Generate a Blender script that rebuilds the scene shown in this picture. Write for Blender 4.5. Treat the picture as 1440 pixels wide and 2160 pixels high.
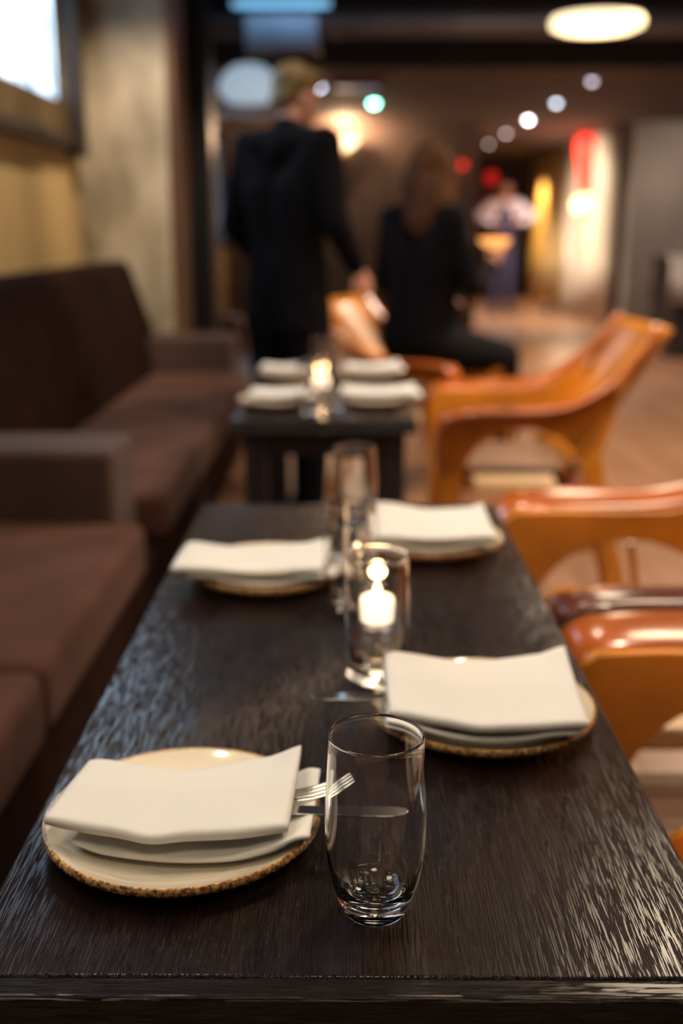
import bpy, math, random
from math import sin, cos, pi, radians as R
from mathutils import Vector, Matrix

for o in list(bpy.data.objects): bpy.data.objects.remove(o)
S = bpy.context.scene
col = S.collection

# ------------------------------------------------------------------ camera
CAMZ = 1.24
cd = bpy.data.cameras.new('camera'); cam = bpy.data.objects.new('camera', cd); col.objects.link(cam)
cd.sensor_fit = 'VERTICAL'; cd.sensor_height = 36; cd.sensor_width = 24
cd.lens = 2300/2160*36
cam.location = (0, 0, CAMZ); cam.rotation_euler = (R(90-14.57), 0, R(0.4))
cd.dof.use_dof = True; cd.dof.focus_distance = 0.83; cd.dof.aperture_fstop = 2.7
cd.clip_start = 0.02
S.camera = cam
S.view_settings.view_transform = 'Standard'; S.view_settings.look = 'None'
S.view_settings.exposure = 0.0; S.view_settings.gamma = 1; S.view_settings.use_curve_mapping = False

# ------------------------------------------------------------------ world (daylight outside the windows)
w = bpy.data.worlds.new('daylight'); S.world = w; w.use_nodes = True
bg = w.node_tree.nodes['Background']; bg.inputs[0].default_value = (0.72, 0.88, 1.0, 1); bg.inputs[1].default_value = 4.5

def lamp(kind, name, loc, power, color, rot=(0, 0, 0), **kw):
    l = bpy.data.lights.new(name, kind); l.energy = power; l.color = color
    for k, v in kw.items(): setattr(l, k, v)
    o = bpy.data.objects.new(name, l); o.location = loc; o.rotation_euler = rot; col.objects.link(o); return o
def aim(frm, to):
    return (Vector(to)-Vector(frm)).to_track_quat('-Z', 'Y').to_euler()
WARM = (1.0, 0.70, 0.42); WARM2 = (1.0, 0.78, 0.56); COOL = (0.62, 0.80, 1.0)
# daylight entering by the two windows of the left wall
lamp('AREA', 'window_daylight', (-1.75, 4.4, 2.5), 26, COOL, aim((-1.75, 4.4, 2.5), (0.2, 2.6, 0.6)), shape='RECTANGLE', size=2.4, size_y=0.9)
lamp('AREA', 'far_window_daylight', (-1.8, 13.3, 1.9), 15, COOL, aim((-1.8, 12.6, 1.9), (0, 10, 1.0)), shape='RECTANGLE', size=1.6, size_y=1.3)
# warm ceiling downlights over the dining tables (fixtures are built below)
DOWN = [(0.55, 2.15, 115, 2.3, 'recessed warm spotlight in the dark ceiling above the far end of the near table'), (0.2, 4.3, 80, 2.0, 'recessed warm spotlight in the dark ceiling above the far table'),
        (1.9, 3.2, 230, 2.2, 'recessed warm spotlight in the dark ceiling right of the armchairs'), (2.6, 6.2, 620, 2.3, 'recessed warm spotlight in the dark ceiling near the disc pendant'),
        (2.3, 4.7, 320, 2.2, 'added unseen warm spotlight brightening the open floor at the right'), (1.5, 1.0, 80, 2.2, 'recessed warm spotlight in the dark ceiling over the nearest armchair'), (-0.75, 1.3, 30, 2.0, 'recessed warm spotlight in the dark ceiling over the near sofa')]  # the open-floor spotlight is added and unseen, to brighten the floor
for x, y, p, sp, _l in DOWN:
    lamp('SPOT', 'downlight_beam', (x, y, 3.12), p, WARM2, (0, 0, 0), spot_size=sp, spot_blend=0.6, shadow_soft_size=0.06)
# added warm spots, without fixtures, that brighten the pillar and the tan wall
lamp('SPOT', 'pillar_fill_spot', (-0.75, 5.2, 3.1), 270, (1.0, 0.80, 0.55), aim((-0.75, 5.2, 3.1), (-1.25, 6.5, 1.3)), spot_size=0.9, spot_blend=0.8, shadow_soft_size=0.05)
lamp('SPOT', 'tan_wall_fill_spot', (-0.95, 4.6, 3.1), 250, (1.0, 0.84, 0.60), aim((-0.95, 4.6, 3.1), (-1.55, 5.4, 1.35)), spot_size=0.9, spot_blend=0.8, shadow_soft_size=0.05)

# ------------------------------------------------------------------ materials
def nt(name):
    m = bpy.data.materials.new(name); m.use_nodes = True
    return m, m.node_tree, m.node_tree.nodes['Principled BSDF']
def lin(c): return (c[0], c[1], c[2], 1)
def mat(name, c, rough=0.5, metal=0, var=0.0, scale=8, stretch=(1, 1, 1), bump=0.0, bscale=None, coat=0, sheen=0, c2=None, spec=0.5, trans=0, ior=1.45, dist=0.002):
    m, t, b = nt(name)
    b.inputs['Base Color'].default_value = lin(c); b.inputs['Roughness'].default_value = rough
    b.inputs['Metallic'].default_value = metal; b.inputs['Coat Weight'].default_value = coat
    b.inputs['Coat Roughness'].default_value = 0.12; b.inputs['Sheen Weight'].default_value = sheen
    b.inputs['Specular IOR Level'].default_value = spec; b.inputs['Transmission Weight'].default_value = trans; b.inputs['IOR'].default_value = ior
    if var or c2 or bump:
        tc = t.nodes.new('ShaderNodeTexCoord'); mp = t.nodes.new('ShaderNodeMapping'); mp.inputs['Scale'].default_value = stretch
        t.links.new(tc.outputs['Object'], mp.inputs[0])
        n = t.nodes.new('ShaderNodeTexNoise'); n.inputs['Scale'].default_value = scale; n.inputs['Detail'].default_value = 6
        t.links.new(mp.outputs[0], n.inputs[0])
        if var or c2:
            cr = t.nodes.new('ShaderNodeValToRGB'); cr.color_ramp.elements[0].position = 0.35; cr.color_ramp.elements[1].position = 0.68
            a = [x*(1-var) for x in c]; bb = c2 if c2 else [min(1, x*(1+var)) for x in c]
            cr.color_ramp.elements[0].color = lin(a); cr.color_ramp.elements[1].color = lin(bb)
            t.links.new(n.outputs[0], cr.inputs[0]); t.links.new(cr.outputs[0], b.inputs['Base Color'])
        if bump:
            n2 = t.nodes.new('ShaderNodeTexNoise'); n2.inputs['Scale'].default_value = bscale or scale*4; n2.inputs['Detail'].default_value = 4
            t.links.new(mp.outputs[0], n2.inputs[0])
            bp = t.nodes.new('ShaderNodeBump'); bp.inputs['Strength'].default_value = bump; bp.inputs['Distance'].default_value = dist
            t.links.new(n2.outputs[0], bp.inputs['Height']); t.links.new(bp.outputs[0], b.inputs['Normal'])
    return m
def emit(name, c, s):
    m, t, b = nt(name); b.inputs['Base Color'].default_value = lin(c)
    b.inputs['Emission Color'].default_value = lin(c); b.inputs['Emission Strength'].default_value = s; return m
def glassmat(name, tint=(1, 1, 1), rough=0.0, ior=1.5):
    m, t, b = nt(name); b.inputs['Base Color'].default_value = lin(tint)
    b.inputs['Transmission Weight'].default_value = 1; b.inputs['Roughness'].default_value = rough; b.inputs['IOR'].default_value = ior; return m
def thin_pane(name, tint=(1, 1, 1), gl=0.12):
    m = bpy.data.materials.new(name); m.use_nodes = True; t = m.node_tree; t.nodes.clear()
    o = t.nodes.new('ShaderNodeOutputMaterial'); mx = t.nodes.new('ShaderNodeMixShader'); tr = t.nodes.new('ShaderNodeBsdfTransparent'); g = t.nodes.new('ShaderNodeBsdfGlossy')
    tr.inputs[0].default_value = lin(tint); g.inputs['Roughness'].default_value = 0.05; mx.inputs[0].default_value = gl
    t.links.new(tr.outputs[0], mx.inputs[1]); t.links.new(g.outputs[0], mx.inputs[2]); t.links.new(mx.outputs[0], o.inputs[0]); return m

def table_wood(name, stretch):
    # wire-brushed, almost black oak: long open pores along the grain
    m, t, b = nt(name); N = t.nodes; L = t.links
    tc = N.new('ShaderNodeTexCoord'); mp = N.new('ShaderNodeMapping'); mp.inputs['Scale'].default_value = stretch; L.new(tc.outputs['Object'], mp.inputs[0])
    mq = N.new('ShaderNodeMapping'); mq.inputs['Scale'].default_value = tuple(1+(s-1)*0.25 for s in stretch); L.new(tc.outputs['Object'], mq.inputs[0])
    n1 = N.new('ShaderNodeTexNoise'); n1.inputs['Scale'].default_value = 16; n1.inputs['Detail'].default_value = 5; n1.inputs['Distortion'].default_value = 0.08; L.new(mp.outputs[0], n1.inputs[0])
    n2 = N.new('ShaderNodeTexNoise'); n2.inputs['Scale'].default_value = 5; n2.inputs['Detail'].default_value = 4; L.new(mq.outputs[0], n2.inputs[0])
    ramp = N.new('ShaderNodeValToRGB'); ramp.color_ramp.elements[0].position = 0.44; ramp.color_ramp.elements[1].position = 0.60; L.new(n1.outputs[0], ramp.inputs[0])
    cr = N.new('ShaderNodeValToRGB'); e = cr.color_ramp.elements
    e[0].position = 0.3; e[0].color = (0.0035, 0.0018, 0.0022, 1); e[1].position = 0.72; e[1].color = (0.016, 0.0075, 0.0062, 1)
    mx = N.new('ShaderNodeMath'); mx.operation = 'MULTIPLY_ADD'; mx.inputs[1].default_value = 0.4; L.new(n1.outputs[0], mx.inputs[0])
    mm = N.new('ShaderNodeMath'); mm.operation = 'MULTIPLY'; mm.inputs[1].default_value = 0.6; L.new(n2.outputs[0], mm.inputs[0]); L.new(mm.outputs[0], mx.inputs[2])
    L.new(mx.outputs[0], cr.inputs[0]); L.new(cr.outputs[0], b.inputs['Base Color'])
    rr = N.new('ShaderNodeMapRange'); rr.inputs['To Min'].default_value = 0.16; rr.inputs['To Max'].default_value = 0.30; L.new(n2.outputs[0], rr.inputs[0]); L.new(rr.outputs[0], b.inputs['Roughness'])
    bp = N.new('ShaderNodeBump'); bp.inputs['Strength'].default_value = 1.0; bp.inputs['Distance'].default_value = 0.0019
    L.new(ramp.outputs[0], bp.inputs['Height']); L.new(bp.outputs[0], b.inputs['Normal'])
    b.inputs['Specular IOR Level'].default_value = 0.38
    return m
def plate_mat(name, r):
    m, t, b = nt(name); N = t.nodes; L = t.links
    tc = N.new('ShaderNodeTexCoord'); sx = N.new('ShaderNodeSeparateXYZ'); L.new(tc.outputs['Object'], sx.inputs[0])
    cx = N.new('ShaderNodeCombineXYZ'); L.new(sx.outputs[0], cx.inputs[0]); L.new(sx.outputs[1], cx.inputs[1])
    ln = N.new('ShaderNodeVectorMath'); ln.operation = 'LENGTH'; L.new(cx.outputs[0], ln.inputs[0])
    n = N.new('ShaderNodeTexNoise'); n.inputs['Scale'].default_value = 230; n.inputs['Detail'].default_value = 5; L.new(tc.outputs['Object'], n.inputs[0])
    ad = N.new('ShaderNodeMath'); ad.operation = 'MULTIPLY_ADD'; ad.inputs[1].default_value = 0.006; L.new(n.outputs[0], ad.inputs[0]); L.new(ln.outputs['Value'], ad.inputs[2])
    st = N.new('ShaderNodeMapRange'); st.inputs['From Min'].default_value = r-0.0010; st.inputs['From Max'].default_value = r+0.0010; L.new(ad.outputs[0], st.inputs[0])
    cr = N.new('ShaderNodeValToRGB'); e = cr.color_ramp.elements
    e[0].position = 0.40; e[0].color = (0.10, 0.045, 0.018, 1); e[1].position = 0.62; e[1].color = (0.55, 0.33, 0.14, 1)
    e2 = cr.color_ramp.elements.new(0.5); e2.color = (0.34, 0.18, 0.07, 1)
    L.new(n.outputs[0], cr.inputs[0])
    mx = N.new('ShaderNodeMix'); mx.data_type = 'RGBA'; mx.inputs[6].default_value = (0.74, 0.67, 0.55, 1)
    L.new(st.outputs[0], mx.inputs[0]); L.new(cr.outputs[0], mx.inputs[7]); L.new(mx.outputs[2], b.inputs['Base Color'])
    b.inputs['Roughness'].default_value = 0.12; b.inputs['Coat Weight'].default_value = 0.6
    return m

M = {}
M['table'] = table_wood('dark_brushed_oak', (34, 1.3, 34))
M['table_x'] = table_wood('dark_brushed_oak_crosswise', (1.3, 34, 34))
M['black_wood'] = mat('black_stained_wood', (0.012, 0.009, 0.011), 0.45, var=0.4, scale=10, stretch=(1, 1, 0.1))
def linen():
    m, t, b = nt('napkin_linen'); N = t.nodes; L = t.links
    b.inputs['Base Color'].default_value = (0.57, 0.565, 0.555, 1); b.inputs['Roughness'].default_value = 0.85; b.inputs['Sheen Weight'].default_value = 0.15
    tc = N.new('ShaderNodeTexCoord')
    wv = N.new('ShaderNodeTexWave'); wv.inputs['Scale'].default_value = 420; wv.bands_direction = 'X'; L.new(tc.outputs['Object'], wv.inputs[0])
    wy = N.new('ShaderNodeTexWave'); wy.inputs['Scale'].default_value = 420; wy.bands_direction = 'Y'; L.new(tc.outputs['Object'], wy.inputs[0])
    a = N.new('ShaderNodeMath'); a.operation = 'ADD'; L.new(wv.outputs['Fac'], a.inputs[0]); L.new(wy.outputs['Fac'], a.inputs[1])
    bp = N.new('ShaderNodeBump'); bp.inputs['Strength'].default_value = 0.12; bp.inputs['Distance'].default_value = 0.0003; L.new(a.outputs[0], bp.inputs['Height']); L.new(bp.outputs[0], b.inputs['Normal'])
    return m
M['linen'] = linen()
M['plate'] = plate_mat('reactive_glaze_stoneware', 0.121)
M['glass'] = glassmat('clear_glass')
M['steel'] = mat('polished_steel', (0.72, 0.71, 0.70), 0.16, 1.0)
M['wax'] = mat('white_wax', (0.9, 0.86, 0.78), 0.5)
M['wax_lit'] = emit('lit_candle_wax', (1.0, 0.74, 0.52), 2.2)
M['flame'] = emit('candle_flame', (1.0, 0.74, 0.42), 45.0)
M['cognac'] = mat('cognac_lacquered_wood', (0.36, 0.082, 0.009), 0.24, var=0.30, scale=5, stretch=(1, 1, 1), coat=0.6)
M['cognac_lit'] = mat('lit_cognac_plywood', (0.52, 0.185, 0.018), 0.28, var=0.28, scale=6, coat=0.3)  # cognac lacquer made lighter and yellower for the light on the panels
M['redwood'] = mat('dark_red_lacquered_wood', (0.10, 0.022, 0.012), 0.25, var=0.3, scale=5, coat=0.6)
M['lit_edge'] = mat('seat_edge_highlight', (0.80, 0.55, 0.32), 0.35, var=0.1, scale=10, stretch=(0.3, 3, 3), coat=0.4)  # highlight colour for the bar along the seat edge
M['seatpad'] = mat('taupe_seat_leather', (0.17, 0.10, 0.065), 0.4, var=0.1, scale=9, bump=0.2)
M['velvet'] = mat('shaded_brown_velvet', (0.014, 0.0048, 0.0032), 0.9, spec=0.08, var=0.25, scale=6, sheen=0.0, bump=0.3, bscale=200)  # the sofas' velvet, darkened as shade on the back and base
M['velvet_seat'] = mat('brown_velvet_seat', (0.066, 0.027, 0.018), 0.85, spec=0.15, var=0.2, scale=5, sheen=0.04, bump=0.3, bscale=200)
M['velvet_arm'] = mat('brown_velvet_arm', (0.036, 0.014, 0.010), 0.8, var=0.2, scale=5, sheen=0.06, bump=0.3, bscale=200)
M['concrete'] = mat('board_marked_concrete', (0.26, 0.20, 0.14), 0.9, var=0.5, scale=2.6, stretch=(1.4, 1.4, 0.7), bump=0.5, bscale=25, c2=(0.42, 0.36, 0.28))
M['tanwall'] = mat('tan_fabric_wall', (0.40, 0.27, 0.12), 0.85, var=0.12, scale=14, stretch=(1, 1, 0.08))
M['darkpaint'] = mat('dark_brown_paint', (0.022, 0.014, 0.013), 0.5, var=0.2)
M['framewood'] = mat('olive_brown_window_wood', (0.10, 0.065, 0.028), 0.55, var=0.3, scale=6)
M['darkmetal'] = mat('black_steel', (0.014, 0.012, 0.016), 0.38, 0.5)
M['brownwood'] = mat('brown_edge_wood', (0.10, 0.045, 0.02), 0.5, var=0.4, scale=6, stretch=(4, 4, 0.3))
M['backwall'] = mat('taupe_plaster', (0.15, 0.115, 0.10), 0.85, var=0.15, scale=3)
M['ceil'] = mat('brown_painted_ceiling', (0.10, 0.062, 0.048), 0.85, var=0.12, scale=2)
M['ceil_dark'] = mat('black_painted_ceiling', (0.012, 0.010, 0.012), 0.8, var=0.2)
M['duct'] = mat('galvanised_duct', (0.12, 0.11, 0.13), 0.45, 0.6, var=0.2, scale=3)
M['greywall'] = mat('grey_brown_plaster', (0.23, 0.185, 0.15), 0.85, var=0.15, scale=1.6)
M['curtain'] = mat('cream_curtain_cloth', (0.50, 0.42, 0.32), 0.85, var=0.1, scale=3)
M['suit'] = mat('black_wool', (0.004, 0.0035, 0.005), 0.95, spec=0.1)
M['skin'] = mat('skin', (0.48, 0.24, 0.17), 0.5, var=0.08, scale=20)
M['blond'] = mat('dark_blond_hair', (0.13, 0.085, 0.025), 0.6, var=0.35, scale=40, stretch=(1, 1, 0.2), bump=0.5)
M['brunette'] = mat('brown_hair', (0.060, 0.024, 0.010), 0.8, spec=0.15, var=0.5, scale=40, stretch=(1, 1, 0.15), bump=0.5)
M['whiteshirt'] = mat('white_shirt_cotton', (0.62, 0.56, 0.66), 0.8, var=0.06)
M['navy'] = mat('navy_waistcoat_cloth', (0.012, 0.015, 0.05), 0.8)
M['purpletrouser'] = mat('blue_grey_trouser_cloth', (0.022, 0.017, 0.045), 0.85)
M['reddoor'] = mat('dark_red_door_paint', (0.11, 0.018, 0.010), 0.4, var=0.25, scale=3)
M['brass'] = mat('aged_brass', (0.55, 0.34, 0.12), 0.3, 1.0)
M['cloth'] = mat('pale_grey_tablecloth', (0.42, 0.38, 0.34), 0.85, var=0.05)
def fluted():
    m = thin_pane('fluted_window_glass', (1, 1, 1), 0.08); t = m.node_tree
    tc = t.nodes.new('ShaderNodeTexCoord'); mp = t.nodes.new('ShaderNodeMapping'); mp.inputs['Scale'].default_value = (1, 7, 0.6); t.links.new(tc.outputs['Object'], mp.inputs[0])
    n = t.nodes.new('ShaderNodeTexNoise'); n.inputs['Scale'].default_value = 3; t.links.new(mp.outputs[0], n.inputs[0])
    cr = t.nodes.new('ShaderNodeValToRGB'); e = cr.color_ramp.elements; e[0].position = 0.40; e[0].color = (0.22, 0.28, 0.40, 1); e[1].position = 0.55; e[1].color = (1, 1, 1, 1)
    t.links.new(n.outputs[0], cr.inputs[0]); t.links.new(cr.outputs[0], t.nodes['Transparent BSDF'].inputs[0]); return m
M['fluted'] = fluted(); M['tinted'] = thin_pane('tinted_window_glass', (0.11, 0.115, 0.125), 0.05)
def floor_mat():
    m, t, b = nt('brown_wood_floor'); N = t.nodes; L = t.links
    tc = N.new('ShaderNodeTexCoord'); mp = N.new('ShaderNodeMapping'); mp.inputs['Rotation'].default_value = (0, 0, R(90)); L.new(tc.outputs['Object'], mp.inputs[0])
    br = N.new('ShaderNodeTexBrick'); br.inputs['Scale'].default_value = 1; br.inputs['Brick Width'].default_value = 1.6; br.inputs['Row Height'].default_value = 0.14
    br.inputs['Mortar Size'].default_value = 0.003; br.inputs['Color1'].default_value = (0.17, 0.085, 0.045, 1); br.inputs['Color2'].default_value = (0.22, 0.115, 0.065, 1); br.inputs['Mortar'].default_value = (0.05, 0.025, 0.015, 1)
    L.new(mp.outputs[0], br.inputs[0]); L.new(br.outputs[0], b.inputs['Base Color'])
    n = N.new('ShaderNodeTexNoise'); n.inputs['Scale'].default_value = 3; L.new(tc.outputs['Object'], n.inputs[0])
    rr = N.new('ShaderNodeMapRange'); rr.inputs['To Min'].default_value = 0.28; rr.inputs['To Max'].default_value = 0.42; L.new(n.outputs[0], rr.inputs[0]); L.new(rr.outputs[0], b.inputs['Roughness'])
    return m
M['floor'] = floor_mat()

# ------------------------------------------------------------------ mesh helpers
class MB:
    def __init__(s): s.v = []; s.f = []
    def add(s, v, f):
        n = len(s.v); s.v += [tuple(p) for p in v]; s.f += [tuple(i+n for i in q) for q in f]; return s
    def box(s, a, b):
        x0, y0, z0 = a; x1, y1, z1 = b
        return s.add([(x0, y0, z0), (x1, y0, z0), (x1, y1, z0), (x0, y1, z0), (x0, y0, z1), (x1, y0, z1), (x1, y1, z1), (x0, y1, z1)],
                     [(3, 2, 1, 0), (4, 5, 6, 7), (0, 1, 5, 4), (1, 2, 6, 5), (2, 3, 7, 6), (3, 0, 4, 7)])
    def lathe(s, prof, n=48, c=(0, 0, 0)):
        v = []; f = []; k = len(prof)
        for i in range(n):
            a = 2*pi*i/n
            for r, z in prof: v.append((c[0]+r*cos(a), c[1]+r*sin(a), c[2]+z))
        for i in range(n):
            j = (i+1) % n
            for q in range(k-1): f.append((i*k+q, j*k+q, j*k+q+1, i*k+q+1))
        f.append(tuple(i*k for i in reversed(range(n)))) if prof[0][0] > 1e-6 else None
        f.append(tuple(i*k+k-1 for i in range(n))) if prof[-1][0] > 1e-6 else None
        return s.add(v, f)
    def tube(s, pts, rad, n=12, cap=True):
        pts = [Vector(p) for p in pts]; m = len(pts)
        if not hasattr(rad, '__len__'): rad = [rad]*m
        v = []; f = []; ref = None
        for i, p in enumerate(pts):
            d = (pts[min(i+1, m-1)]-pts[max(i-1, 0)]).normalized()
            if ref is None: ref = Vector((0, 0, 1)) if abs(d.z) < .9 else Vector((1, 0, 0))
            a = d.cross(ref).normalized(); b = d.cross(a).normalized(); ref = -b if False else ref
            r = rad[i]; ra, rb = (r if hasattr(r, '__len__') else (r, r))
            for k in range(n):
                t = 2*pi*k/n; v.append(p+a*ra*cos(t)+b*rb*sin(t))
        for i in range(m-1):
            for k in range(n):
                j = (k+1) % n; f.append((i*n+k, i*n+j, (i+1)*n+j, (i+1)*n+k))
        if cap: f.append(tuple(reversed(range(n)))); f.append(tuple((m-1)*n+k for k in range(n)))
        return s.add(v, f)
    def prism(s, poly, y0, y1):  # polygon in x-z extruded along y
        n = len(poly)
        v = [(x, y0, z) for x, z in poly]+[(x, y1, z) for x, z in poly]
        f = [tuple(range(n)), tuple(reversed(range(n, 2*n)))]
        for i in range(n):
            j = (i+1) % n; f.append((i, i+n, j+n, j))
        return s.add(v, f)
    def grid(s, P, closed=False):  # rows x cols of points
        r = len(P); c = len(P[0]); v = [p for row in P for p in row]; f = []
        for i in range(r-1):
            for j in range(c if closed else c-1):
                k = (j+1) % c; f.append((i*c+j, i*c+k, (i+1)*c+k, (i+1)*c+j))
        return s.add(v, f)
    def build(s, name, m, parent=None, smooth=False, bevel=0, seg=3, sub=0, solid=0, loc=None, ang=40):
        me = bpy.data.meshes.new(name); me.from_pydata([tuple(p) for p in s.v], [], s.f); me.update()
        import bmesh
        bm = bmesh.new(); bm.from_mesh(me); bmesh.ops.recalc_face_normals(bm, faces=bm.faces); bm.to_mesh(me); bm.free()
        o = bpy.data.objects.new(name, me); col.objects.link(o); me.materials.append(m)
        if parent: o.parent = parent
        if loc: o.location = loc
        if solid:
            md = o.modifiers.new('solid', 'SOLIDIFY'); md.thickness = solid; md.offset = 0
        if bevel:
            md = o.modifiers.new('bevel', 'BEVEL'); md.width = bevel; md.segments = seg; md.limit_method = 'ANGLE'; md.angle_limit = R(ang)
        if sub:
            md = o.modifiers.new('sub', 'SUBSURF'); md.levels = sub; md.render_levels = sub
        if smooth or bevel or sub:
            for p in me.polygons: p.use_smooth = True
            if not sub:
                try: me.set_sharp_from_angle(angle=R(50))
                except Exception: pass
        return o
def tag(o, label, cat, group=None):
    o['label'] = label; o['category'] = cat
    if group: o['group'] = group
    return o
def empty(name, loc, label, cat, group=None, rz=0):
    o = bpy.data.objects.new(name, None); col.objects.link(o); o.location = loc; o.rotation_euler.z = rz
    o.empty_display_size = 0.05
    return tag(o, label, cat, group)
def struct(o): o['kind'] = 'structure'; return o
def copy_tree(o, label, loc=None, rz=None, parent=None, group=None):
    kids = [c for c in bpy.data.objects if c.parent == o]
    c = o.copy(); col.objects.link(c)
    if parent: c.parent = parent
    if label: c['label'] = label
    if group: c['group'] = group
    if loc: c.location = loc
    if rz is not None: c.rotation_euler.z = rz
    for k in kids: copy_tree(k, None, parent=c)
    return c

# ------------------------------------------------------------------ structure
WL = -1.55   # left wall
o = MB().box((WL-0.4, -2.6, -0.1), (6.1, 22.2, 0.0)).build('floor', M['floor']); struct(o)
# left wall with two window openings
mb = MB()
mb.box((WL-0.2, -2.6, 0), (WL, 22, 1.0)); mb.box((WL-0.2, -2.6, 1.0), (WL, 12.6, 1.72))
mb.box((WL-0.2, -2.6, 1.72), (WL, 0.4, 3.2)); mb.box((WL-0.2, 0.4, 3.0), (WL, 7.8, 3.2)); mb.box((WL-0.02, 6.26, 1.72), (WL, 7.8, 3.0)); mb.box((WL-0.2, 7.8, 1.72), (WL, 12.6, 3.2))
mb.box((WL-0.2, 15.8, 1.0), (WL, 22, 3.2)); mb.box((WL-0.02, 14.15, 1.0), (WL, 15.8, 2.5)); mb.box((WL-0.2, 12.6, 2.46), (WL, 15.8, 3.2))
struct(mb.build('wall_left', M['tanwall']))
struct(MB().box((6.0, -2.6, 0), (6.2, 14.2, 3.2)).build('wall_right', M['greywall']))
struct(MB().box((WL-0.2, -2.8, 0), (6.2, -2.6, 3.2)).build('wall_front', M['darkpaint']))
mb = MB().box((WL, 14.2, 0), (1.6, 14.35, 2.5)); mb.box((1.5, 14.35, 0), (1.6, 21.8, 2.5)); struct(mb.build('wall_back', M['backwall']))
struct(MB().box((1.6, 21.8, 0), (3.6, 22.0, 2.5)).build('wall_corridor_end', M['backwall']))
mb = MB().box((3.46, 14.0, 0), (6.0, 14.2, 2.5)); mb.box((3.46, 14.2, 0), (3.6, 21.8, 2.5)); struct(mb.build('wall_corridor_right', M['greywall']))
mb = MB().box((WL, 9.55, 2.5), (6.0, 22, 2.62)); struct(mb.build('ceiling_low', M['ceil']))
struct(MB().box((WL-0.2, -2.6, 3.2), (6.2, 9.55, 3.3)).build('ceiling_high', M['ceil_dark']))
struct(MB().box((WL, 9.4, 2.5), (6.0, 9.55, 3.2)).build('trim_bulkhead', M['ceil_dark']))
struct(MB().box((3.42, 14.3, 0), (3.46, 21.7, 0.10)).build('baseboard_corridor', M['darkpaint']))
# window beside the banquette
wf = struct(MB().box((WL-0.03, 0.4, 1.72), (WL+0.02, 6.26, 1.90)).box((WL-0.03, 6.23, 1.90), (WL+0.02, 6.26, 3.0)).box((WL-0.03, 0.4, 1.88), (WL+0.02, 0.5, 3.0)).box((WL-0.03, 0.5, 2.92), (WL+0.02, 6.23, 3.0)).build('window_1', M['framewood'], bevel=0.008))
MB().box((WL-0.014, 0.5, 1.90), (WL-0.004, 6.23, 2.92)).build('glass', M['fluted'], wf)
for y in (1.5, 2.5, 3.5, 4.5): MB().box((WL-0.03, y-0.012, 1.88), (WL+0.01, y+0.012, 2.92)).build('glazing_bar', M['darkmetal'], wf)
struct(MB().box((WL, 0.35, 1.66), (WL+0.06, 6.26, 1.722)).box((WL, 6.255, 1.62), (WL+0.10, 6.36, 3.2)).build('trim_window', M['darkpaint'], bevel=0.01))
wf = struct(MB().box((WL-0.03, 12.6, 1.0), (WL+0.01, 12.68, 2.46)).box((WL-0.03, 14.08, 1.0), (WL+0.01, 14.15, 2.46)).box((WL-0.14, 12.68, 1.0), (WL+0.01, 14.08, 1.05)).box((WL-0.14, 12.68, 2.41), (WL+0.01, 14.08, 2.46)).build('window_2', M['darkmetal']))
MB().box((WL-0.014, 12.68, 1.05), (WL-0.004, 14.08, 2.41)).build('glass', M['tinted'], wf)
# concrete pillar with timber edge, dark steel post behind it
pil = struct(MB().box((WL, 6.52, 0), (-1.03, 7.0, 3.2)).build('trim_pillar', M['concrete'], bevel=0.012))
MB().box((-1.03, 6.515, 0), (-0.985, 7.0, 3.2)).build('edge_board', M['brownwood'], pil)
tag(MB().box((-1.22, 7.15, 0), (-0.87, 7.45, 3.2)).box((-0.96, 7.12, 0), (-0.92, 7.16, 3.2)).build('steel_post', M['darkmetal'], bevel=0.01), 'dark steel post standing behind the concrete pillar', 'post')
# corridor end: doorway
dr = struct(MB().box((1.75, 21.68, 0), (1.87, 21.8, 2.2)).box((3.1, 21.68, 0), (3.22, 21.8, 2.2)).box((1.75, 21.68, 2.2), (3.22, 21.8, 2.34)).build('door_1', M['darkpaint']))
for a, b in ((1.87, 2.47), (2.5, 3.1)):
    leaf = MB().box((a, 21.72, 0.01), (b, 21.77, 2.2)).build('door_leaf', M['reddoor'], dr, bevel=0.005)
    MB().box((a+0.1, 21.70, 0.3), (b-0.1, 21.722, 0.95)).box((a+0.1, 21.70, 1.1), (b-0.1, 21.722, 2.0)).build('panel', M['reddoor'], leaf, bevel=0.008)
# beam, ducts
t = tag(MB().tube([(-1.5, 8.0, 2.60), (5.95, 8.0, 2.60)], 0.10, 24).build('air_duct', M['duct'], smooth=True), 'round grey air duct running across under the dark ceiling', 'duct')
for x in (-0.9, 0.8, 2.4, 4.0): MB().tube([(x, 8.0, 2.69), (x, 8.0, 3.2)], 0.008, 8).build('hanger_rod', M['darkmetal'], t)
tag(MB().box((-0.68, 7.55, 2.36), (-0.2, 7.85, 2.58)).tube([(-0.6, 7.7, 2.57), (-0.6, 7.7, 3.2)], 0.01).tube([(-0.28, 7.7, 2.57), (-0.28, 7.7, 3.2)], 0.01).build('duct_box', M['duct'], bevel=0.01), 'blue-lit sheet metal duct box hanging beneath the ceiling', 'duct')
t = empty('blue_glow_strip', (-0.43, 7.42, 2.585), 'added cyan-blue glowing strip for the blue highlight above the metal duct box', 'light')  # glowing strip added to stand in for bluish light on the ductwork
MB().box((-0.31, -0.03, 0.0), (0.31, 0.03, 0.05)).build('diffuser', emit('blue_light_diffuser', (0.26, 0.52, 0.66), 0.36), t, bevel=0.008)
MB().box((-0.32, -0.035, 0.05), (0.32, 0.035, 0.08)).tube([(-0.25, 0, 0.08), (-0.25, 0, 0.615)], 0.006, 8).tube([(0.25, 0, 0.08), (0.25, 0, 0.615)], 0.006, 8).build('housing', M['darkmetal'], t)
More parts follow.
